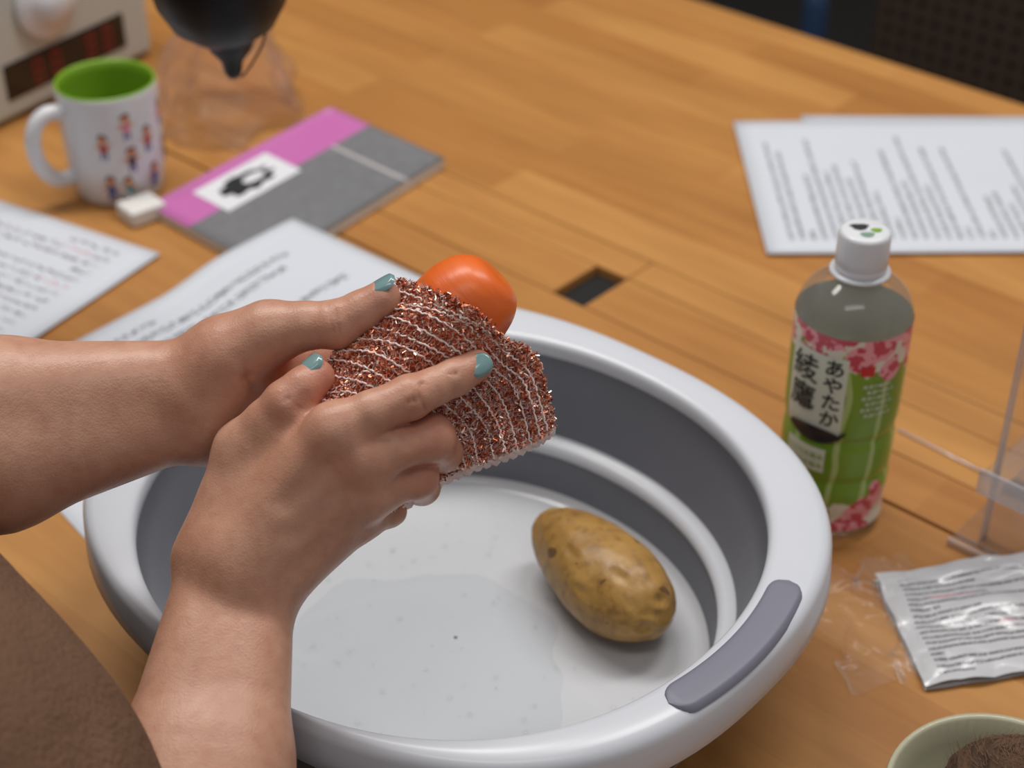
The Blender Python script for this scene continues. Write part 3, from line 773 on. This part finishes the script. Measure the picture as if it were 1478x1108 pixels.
def wtext(txt,size,s,z,mat,name,off=.0015,bold=.012):
    try:
        cu=bpy.data.curves.new('t','FONT'); cu.body=txt; cu.size=size; cu.resolution_u=3; cu.offset=size*bold
        o=bpy.data.objects.new('t',cu); COL.objects.link(o)
        bpy.context.view_layer.update()
        me=bpy.data.meshes.new_from_object(o.evaluated_get(bpy.context.evaluated_depsgraph_get()))
        bpy.data.objects.remove(o)
        bm=bmesh.new(); bm.from_mesh(me)
        bmesh.ops.triangulate(bm,faces=bm.faces)
        for _ in range(2):
            le=[e for e in bm.edges if e.calc_length()>.0025]
            if le: bmesh.ops.subdivide_edges(bm,edges=le,cuts=1); bmesh.ops.triangulate(bm,faces=bm.faces)
        bm.verts.index_update()
        P=[(s+vv.co.x,z+vv.co.y) for vv in bm.verts]; Fc=[tuple(x.index for x in p.verts) for p in bm.faces]; bm.free()
        if P: wrapmesh(name,P,Fc,mat,AB,off)
    except Exception as e: print('text fail',e)
for i,t in enumerate('あやたか'): wtext(t,.0122,-.0168,.1265-i*.0120,M_ink,'kana_%d'%i)
for i,t in enumerate('綾鷹'): wtext(t,.0200,-.0392,.1180-i*.0205,M_ink,'kanji_%d'%i,bold=.004)
P=[(-.020+.0165*math.cos(a),.0825+.0070*math.sin(a)*(1.1 if math.sin(a)<0 else .7)) for a in [2*math.pi*i/40 for i in range(40)]]
Pc=[(-.020,.0825)]+P
wrapmesh('teapot_print',Pc,[(0,i+1,(i+1)%40+1) for i in range(40)],simple('dark_blue_print',srgb(28,40,56),.3),AB,.0020)
wrapmesh('teapot_spout',[(-.006,.082),(-.001,.087),(.0005,.086),(-.004,.079)],[(0,3,2,1)],M_ink,AB,.0020)
for i in range(6):
    wtext('急須で淹れた',.0030,.006+.0025*(i%2),.119-.0042*i,M_cream,'small_text_%d'%i)
for i in range(2): wtext('にごりの旨み',.0042,-.036,.064-.0065*i,M_grn,'info_text_%d'%i)
M_cap=simple('white_cap',srgb(218,220,224),.3,var=.02)
cp=[(0,.205),(.0125,.205),(.0142,.2042),(.0150,.2025),(.0152,.190),(.0152,.1845),(.0148,.184),(.0148,.1835),(.0152,.183),(.0150,.1795),(.0135,.179)]
co=lathe('cap',cp,120,[M_cap],parent=bt)
for vv in co.data.vertices:
    if .186<vv.co.z<.203:
        a=math.atan2(vv.co.y,vv.co.x); k2=1-.012*(math.sin(a*60)>0); vv.co.x*=k2; vv.co.y*=k2
lathe('neck_band',[(.0147,.1795),(.0175,.179),(.0178,.1778),(.0150,.177)],64,[M_cap],parent=bt)
def disc(name,cx,cy,r,z,mat,par,ws=0):
    V=[(cx+r*(1+ws*math.sin(5*a))*math.cos(a),cy+r*(1+ws*math.sin(3*a))*math.sin(a)*.7,z) for a in [2*math.pi*i/40 for i in range(40)]]
    mesh(name,V,[tuple(range(40))],[mat],parent=par,smooth=False)
disc('cap_print_black',-.003,.003,.005,.2053,M_ink,bt,.2); disc('cap_print_green',.006,-.001,.0032,.2053,M_grn,bt,.1); disc('cap_print_line',.0,-.006,.004,.2053,simple('gray_print',srgb(120,150,130),.4),bt,.1)

# ------------------------------------------------------------------ timer device (top left)
tm=empty('digital_timer',(-.463,1.364,0),math.atan2(.161,.106))
M_case=simple('beige_case',srgb(186,186,178),.45,var=.03); M_disp=simple('dark_display',(.012,.008,.008),.12)
m=NT('red_led'); m.col((.20,.02,.02)); m.b.inputs['Emission Color'].default_value=(1,.05,.03,1); m.b.inputs['Emission Strength'].default_value=.01
m.l(m.ramp(m.noise(m.obj(),20),0,8),m.b.inputs['Roughness']); M_led=m.m
box('case',-.06,.20,0,.13,.004,.15,M_case,tm,.006)
box('foot_l',-.05,-.03,.01,.12,0,.004,M_black,tm); box('foot_r',.17,.19,.01,.12,0,.004,M_black,tm)
box('display',.015,.165,-.0015,.001,.022,.056,M_disp,tm,.001)
for i in range(6):
    x=.026+i*.022
    for (a,b,c_,d) in ((0,.011,.048,.0505),(0,.011,.038,.0400),(0,.011,.0275,.030),(0,.002,.028,.050),(.009,.011,.028,.050)):
        if (i*7+int(a*1000))%3: box('seg',x+a,x+b,-.0022,-.0014,c_,d,M_led,tm)
kn=lathe('dial',[(0,.0),(.036,.0),(.036,-.006),(.033,-.009),(.020,-.010),(.018,-.022),(0,-.023)],48,[M_cw],parent=tm)
kn.rotation_euler=(R90(-90),0,0); kn.location=(.075,0,.100)

# ------------------------------------------------------------------ loose clear plastic bag standing on the table
M_acr=clear('clear_acrylic',(.985,.985,.99),.03,.30,.05,alpha=.02)
M_edge=clear('acrylic_edge',(.97,.93,.94),.15,.5,.05,alpha=.30)
M_bag=clear('clear_bag_film',(.985,.955,.965),.03,.40,.14,bump=.6,alpha=.05)
V=[];Fc=[];NA,NZ=96,36
for j in range(NZ+1):
    t=j/NZ
    for i in range(NA):
        a=2*math.pi*i/NA
        r=.058*(1-t)**.8+.014+.016*math.exp(-((t-1)/.07)**2)
        r*=1+.18*math.sin(5*a+t*2)*(.4+t)+.24*mnoise.noise(Vector((math.cos(a)*2,math.sin(a)*2,t*3)))+.12*mnoise.noise(Vector((math.cos(a)*7,math.sin(a)*7,t*8)))
        V.append((r*math.cos(a)*1.0+.012*t,r*math.sin(a)*.8,.001+.128*t+.006*mnoise.noise(Vector((math.cos(a)*3,math.sin(a)*3,9)))*t))
for j in range(NZ):
    for i in range(NA): k2=(i+1)%NA; Fc.append((j*NA+i,j*NA+k2,(j+1)*NA+k2,(j+1)*NA+i))
bag=mesh('clear_plastic_bag',V,Fc,[M_bag]); bag.location=(-.262,1.392,0); bag.rotation_euler[2]=R90(38)

# ------------------------------------------------------------------ black desk lamp
lp=empty('gooseneck_desk_lamp')
c=(-.192,1.045,.262)
lathe('shade',[(0,-.040),(.012,-.040),(.02,-.036),(.034,-.026),(.043,-.010),(.048,.012),(.047,.05),(.036,.07),(.012,.08),(0,.081)],48,[M_black],parent=lp,loc=c)
lathe('nozzle',[(0,-.064),(.004,-.064),(.006,-.060),(.0075,-.052),(.014,-.044),(.020,-.030)],24,[M_black],parent=lp,loc=(c[0]+.003,c[1],c[2]))
tube('wire_loop',[(c[0]+x,c[1],c[2]+z) for x,z in ((.005,-.062),(.009,-.064),(.016,-.055),(.024,-.042),(.030,-.026))],.0008,M_black,lp,6)
tube('neck',[p for p in spline([(c[0],c[1],c[2]+.078),(-.23,1.06,.45),(-.42,1.10,.55),(-.66,1.10,.40),(-.72,1.09,.015)],40)],.007,M_black,lp)
lathe('foot',[(0,0),(.07,0),(.072,.006),(.06,.016),(0,.018)],48,[M_black],parent=lp,loc=(-.72,1.09,0))

# ------------------------------------------------------------------ acrylic divider
dv=empty('acrylic_divider_stand',(.300,.868,0),TA)
box('foot_bar',.03,.20,-.008,.008,0,.004,M_acr,dv,.001)
tube('floor_edge',[(-.055,.005,.0015),(.03,.0,.0015)],.0010,M_edge,dv,6)
box('upright_strip',.045,.075,-.06,-.056,.0,.26,M_acr,dv,.0005)
box('upright_edge',.0435,.045,-.062,-.054,.0,.26,M_edge,dv)
box('cross_block',.040,.12,-.072,.02,.052,.058,M_acr,dv,.001)
box('cross_lip',.040,.12,-.074,-.072,.045,.062,M_edge,dv)
box('upright_foot',.030,.12,-.076,.04,.0,.004,M_acr,dv,.0005)
box('foot_edge',.030,.12,-.078,-.076,.0,.005,M_edge,dv)
box('panel',.076,.50,.0,.003,.004,.42,M_acr,dv)

# ------------------------------------------------------------------ packet + film
m=text_mat('packet_print',20,44,srgb(204,204,208),srgb(70,70,76),.57,accent=srgb(200,96,124),acc=.66)
b=m.node_tree.nodes['Principled BSDF']; b.inputs['Roughness'].default_value=.26; b.inputs['Coat Weight'].default_value=.5
def crumple(name,c0,d1,L1,d2,L2,z,amp,mat,par,N=70,edge=0,sc=3,seed=0):
    c0=np.array(c0);d1=np.array(d1)/np.linalg.norm(d1);d2=np.array(d2)/np.linalg.norm(d2); V=[];UV=[];Fc=[]
    for i in range(N+1):
        for j in range(N+1):
            u=i/N;w=j/N
            e1=edge*mnoise.noise(Vector((u*5,w*5,seed+7)))
            p=c0+d1*(L1*u+e1)+d2*(L2*w+edge*mnoise.noise(Vector((u*5,w*5,seed+9))))
            h=abs(mnoise.noise(Vector((u*sc,w*sc,seed))))+.5*abs(mnoise.noise(Vector((u*sc*2.3,w*sc*2.3,seed+3))))
            V.append((p[0],p[1],z+amp*h)); UV.append((u,w))
    for i in range(N):
        for j in range(N): a=i*(N+1)+j; Fc.append((a,a+N+1,a+N+2,a+1))
    return mesh(name,V,Fc,[mat],parent=par,uvs=UV)
pkt=empty('printed_foil_packet')
crumple('packet',(.231,.664),(.112,.022),.125,(-.012,.09),.093,.004,.0050,m.m if hasattr(m,'m') else m,pkt,seed=1,sc=2.6,edge=.002)
crumple('packet_back',(.231,.664),(.112,.022),.125,(-.012,.09),.093,.001,.001,m.m if hasattr(m,'m') else m,pkt,seed=5,edge=.002)
M_cling=clear('cling_film',(.985,.985,.985),.012,.16,.22,bump=.25,alpha=.03)
crumple('clear_seal_strip',(.222,.668),(.112,.022),.030,(-.012,.09),.095,.010,.006,M_cling,pkt,seed=8,edge=.004)
fm=empty('clear_plastic_film')
crumple('film',(.190,.665),(.1,.01),.075,(-.02,.1),.10,.001,.005,M_cling,fm,edge=.015,sc=4,seed=2)

# ------------------------------------------------------------------ bowl with taro
bw=empty('ceramic_bowl',(.239,.545,0))
M_bowl=simple('beige_ceramic',srgb(178,174,148),.2,var=.04)
lathe('bowl',[(0,.003),(.024,.003),(.026,0),(.030,0),(.032,.004),(.045,.018),(.054,.036),(.0575,.046),(.0565,.048),(.054,.046),(.050,.035),(.041,.019),(.028,.009),(0,.008)],64,[M_bowl],parent=bw)
m=NT('hairy_brown_skin'); v=m.obj(); n1=m.noise(m.map(v,(1,1,6)),60,5)
m.col(m.mix(m.ramp(n1,.3,.7),srgb(46,30,20),srgb(98,70,50))); m.set(Roughness=.9); m.bump(n1,.8,.002)
V=[];Fc=[];NA,NB=64,40
for j in range(NB+1):
    th=math.pi*j/NB
    for i in range(NA):
        p=2*math.pi*i/NA; d=Vector((math.sin(th)*math.cos(p),math.sin(th)*math.sin(p),math.cos(th)))
        V.append(Vector((d.x*.038,d.y*.032,d.z*.030))*(1+.06*mnoise.noise(d*2)+.012*math.sin(th*26)))
for j in range(NB):
    for i in range(NA): k2=(i+1)%NA; Fc.append((j*NA+i,(j+1)*NA+i,(j+1)*NA+k2,j*NA+k2))
ta=mesh('taro_root',V,Fc,[m.m]); ta.location=(.244,.549,.043); ta.rotation_euler=(0,R90(8),R90(20))
V=[];Fc=[]
for q in range(900):
    a=rng.uniform(0,2*math.pi); t=rng.uniform(.05,1.3); d=np.array((math.sin(t)*math.cos(a),math.sin(t)*math.sin(a),math.cos(t)))
    p=d*np.array((.0385,.0325,.0305)); tdir=np.cross(d,(0,0,1)); tdir=tdir/np.linalg.norm(tdir)+rng.normal(size=3)*.4+d*.3
    e=np.cross(tdir,d); e/=np.linalg.norm(e); b_=len(V); V+=[p-e*.0002,p+e*.0002,p+tdir*.005]; Fc.append((b_,b_+1,b_+2))
fb=mesh('fibres',V,Fc,[simple('fibre',srgb(105,76,52),.8)],smooth=False); fb.parent=ta

# ------------------------------------------------------------------ room
M_floor=simple('dark_floor',srgb(40,36,35),.6,var=.15,scale=4); M_wall=simple('wall_paint',srgb(150,146,140),.8,var=.03,scale=3)
box('floor',-3,3,-1.5,5,-.77,-.72,M_floor)
box('wall_back',-3,3,4.4,4.45,-.72,2.1,simple('dark_wall',srgb(60,56,54),.8))
box('wall_left',-2.9,-2.85,-1.5,4.4,-.72,2.1,M_wall)
chr_=empty('perforated_chair',(.62,1.80,0),TA)
m=NT('perforated_brown'); v=m.obj(); fx=m.n('ShaderNodeVectorMath',operation='FRACTION'); m.l(m.map(v,(48,48,48)),fx.inputs[0])
fs=m.n('ShaderNodeSeparateXYZ'); m.l(fx.outputs[0],fs.inputs[0])
dx=m.math('SUBTRACT',fs.outputs[0],.5); dz=m.math('SUBTRACT',fs.outputs[2],.5)
rr=m.math('ADD',m.math('MULTIPLY',dx,dx),m.math('MULTIPLY',dz,dz))
m.col(m.mix(m.math('LESS_THAN',rr,.05),srgb(66,52,42),srgb(12,10,10))); m.set(Roughness=.6)
box('back_panel',-.22,.28,-.02,.0,-.42,.03,m.m,chr_,.008); box('seat',-.20,.26,.0,.42,-.30,-.26,M_black,chr_,.01)
for i,(a,b) in enumerate(((-.18,.02),(.24,.02),(-.18,.4),(.24,.4))): box('leg_%d'%i,a-.014,a+.014,b-.014,b+.014,-.72,-.28,M_black,chr_)
# blue folded umbrella standing on the floor behind the table
um=empty('blue_umbrella',(.385,2.00,-.72))
M_blue=simple('blue_fabric',srgb(26,52,84),.7,var=.15)
lathe('canopy',[(0,.06),(.008,.07),(.015,.2),(.018,.45),(.016,.58),(.008,.62),(0,.62)],24,[M_blue],parent=um)
tube('shaft',[(0,0,0),(0,0,.62),(0,0,.72),(.012,0,.75),(.03,0,.75),(.04,0,.72)],.005,M_black,um)

# ------------------------------------------------------------------ lights
def area(name,loc,sx,sy,power,col,rot=(0,0,0)):
    l=bpy.data.lights.new(name,'AREA'); l.shape='RECTANGLE'; l.size=sx; l.size_y=sy; l.energy=power; l.color=col
    o=link(bpy.data.objects.new(name,l)); o.location=loc; o.rotation_euler=rot
area('ceiling_light',(-.45,1.45,1.95),1.2,.35,24,(1,.970,.93),(0,0,R90(20)))
area('ceiling_light',(.85,1.4,1.95),1.2,.35,18,(1,.970,.93),(0,0,R90(20)))
area('ceiling_light',(-.1,-.2,1.95),1.2,.35,6,(1,.965,.92))
w=bpy.data.worlds.new('world'); SC.world=w; w.use_nodes=True
w.node_tree.nodes['Background'].inputs[0].default_value=(.97,.97,1,1); w.node_tree.nodes['Background'].inputs[1].default_value=.26
SC.view_settings.view_transform='Standard'
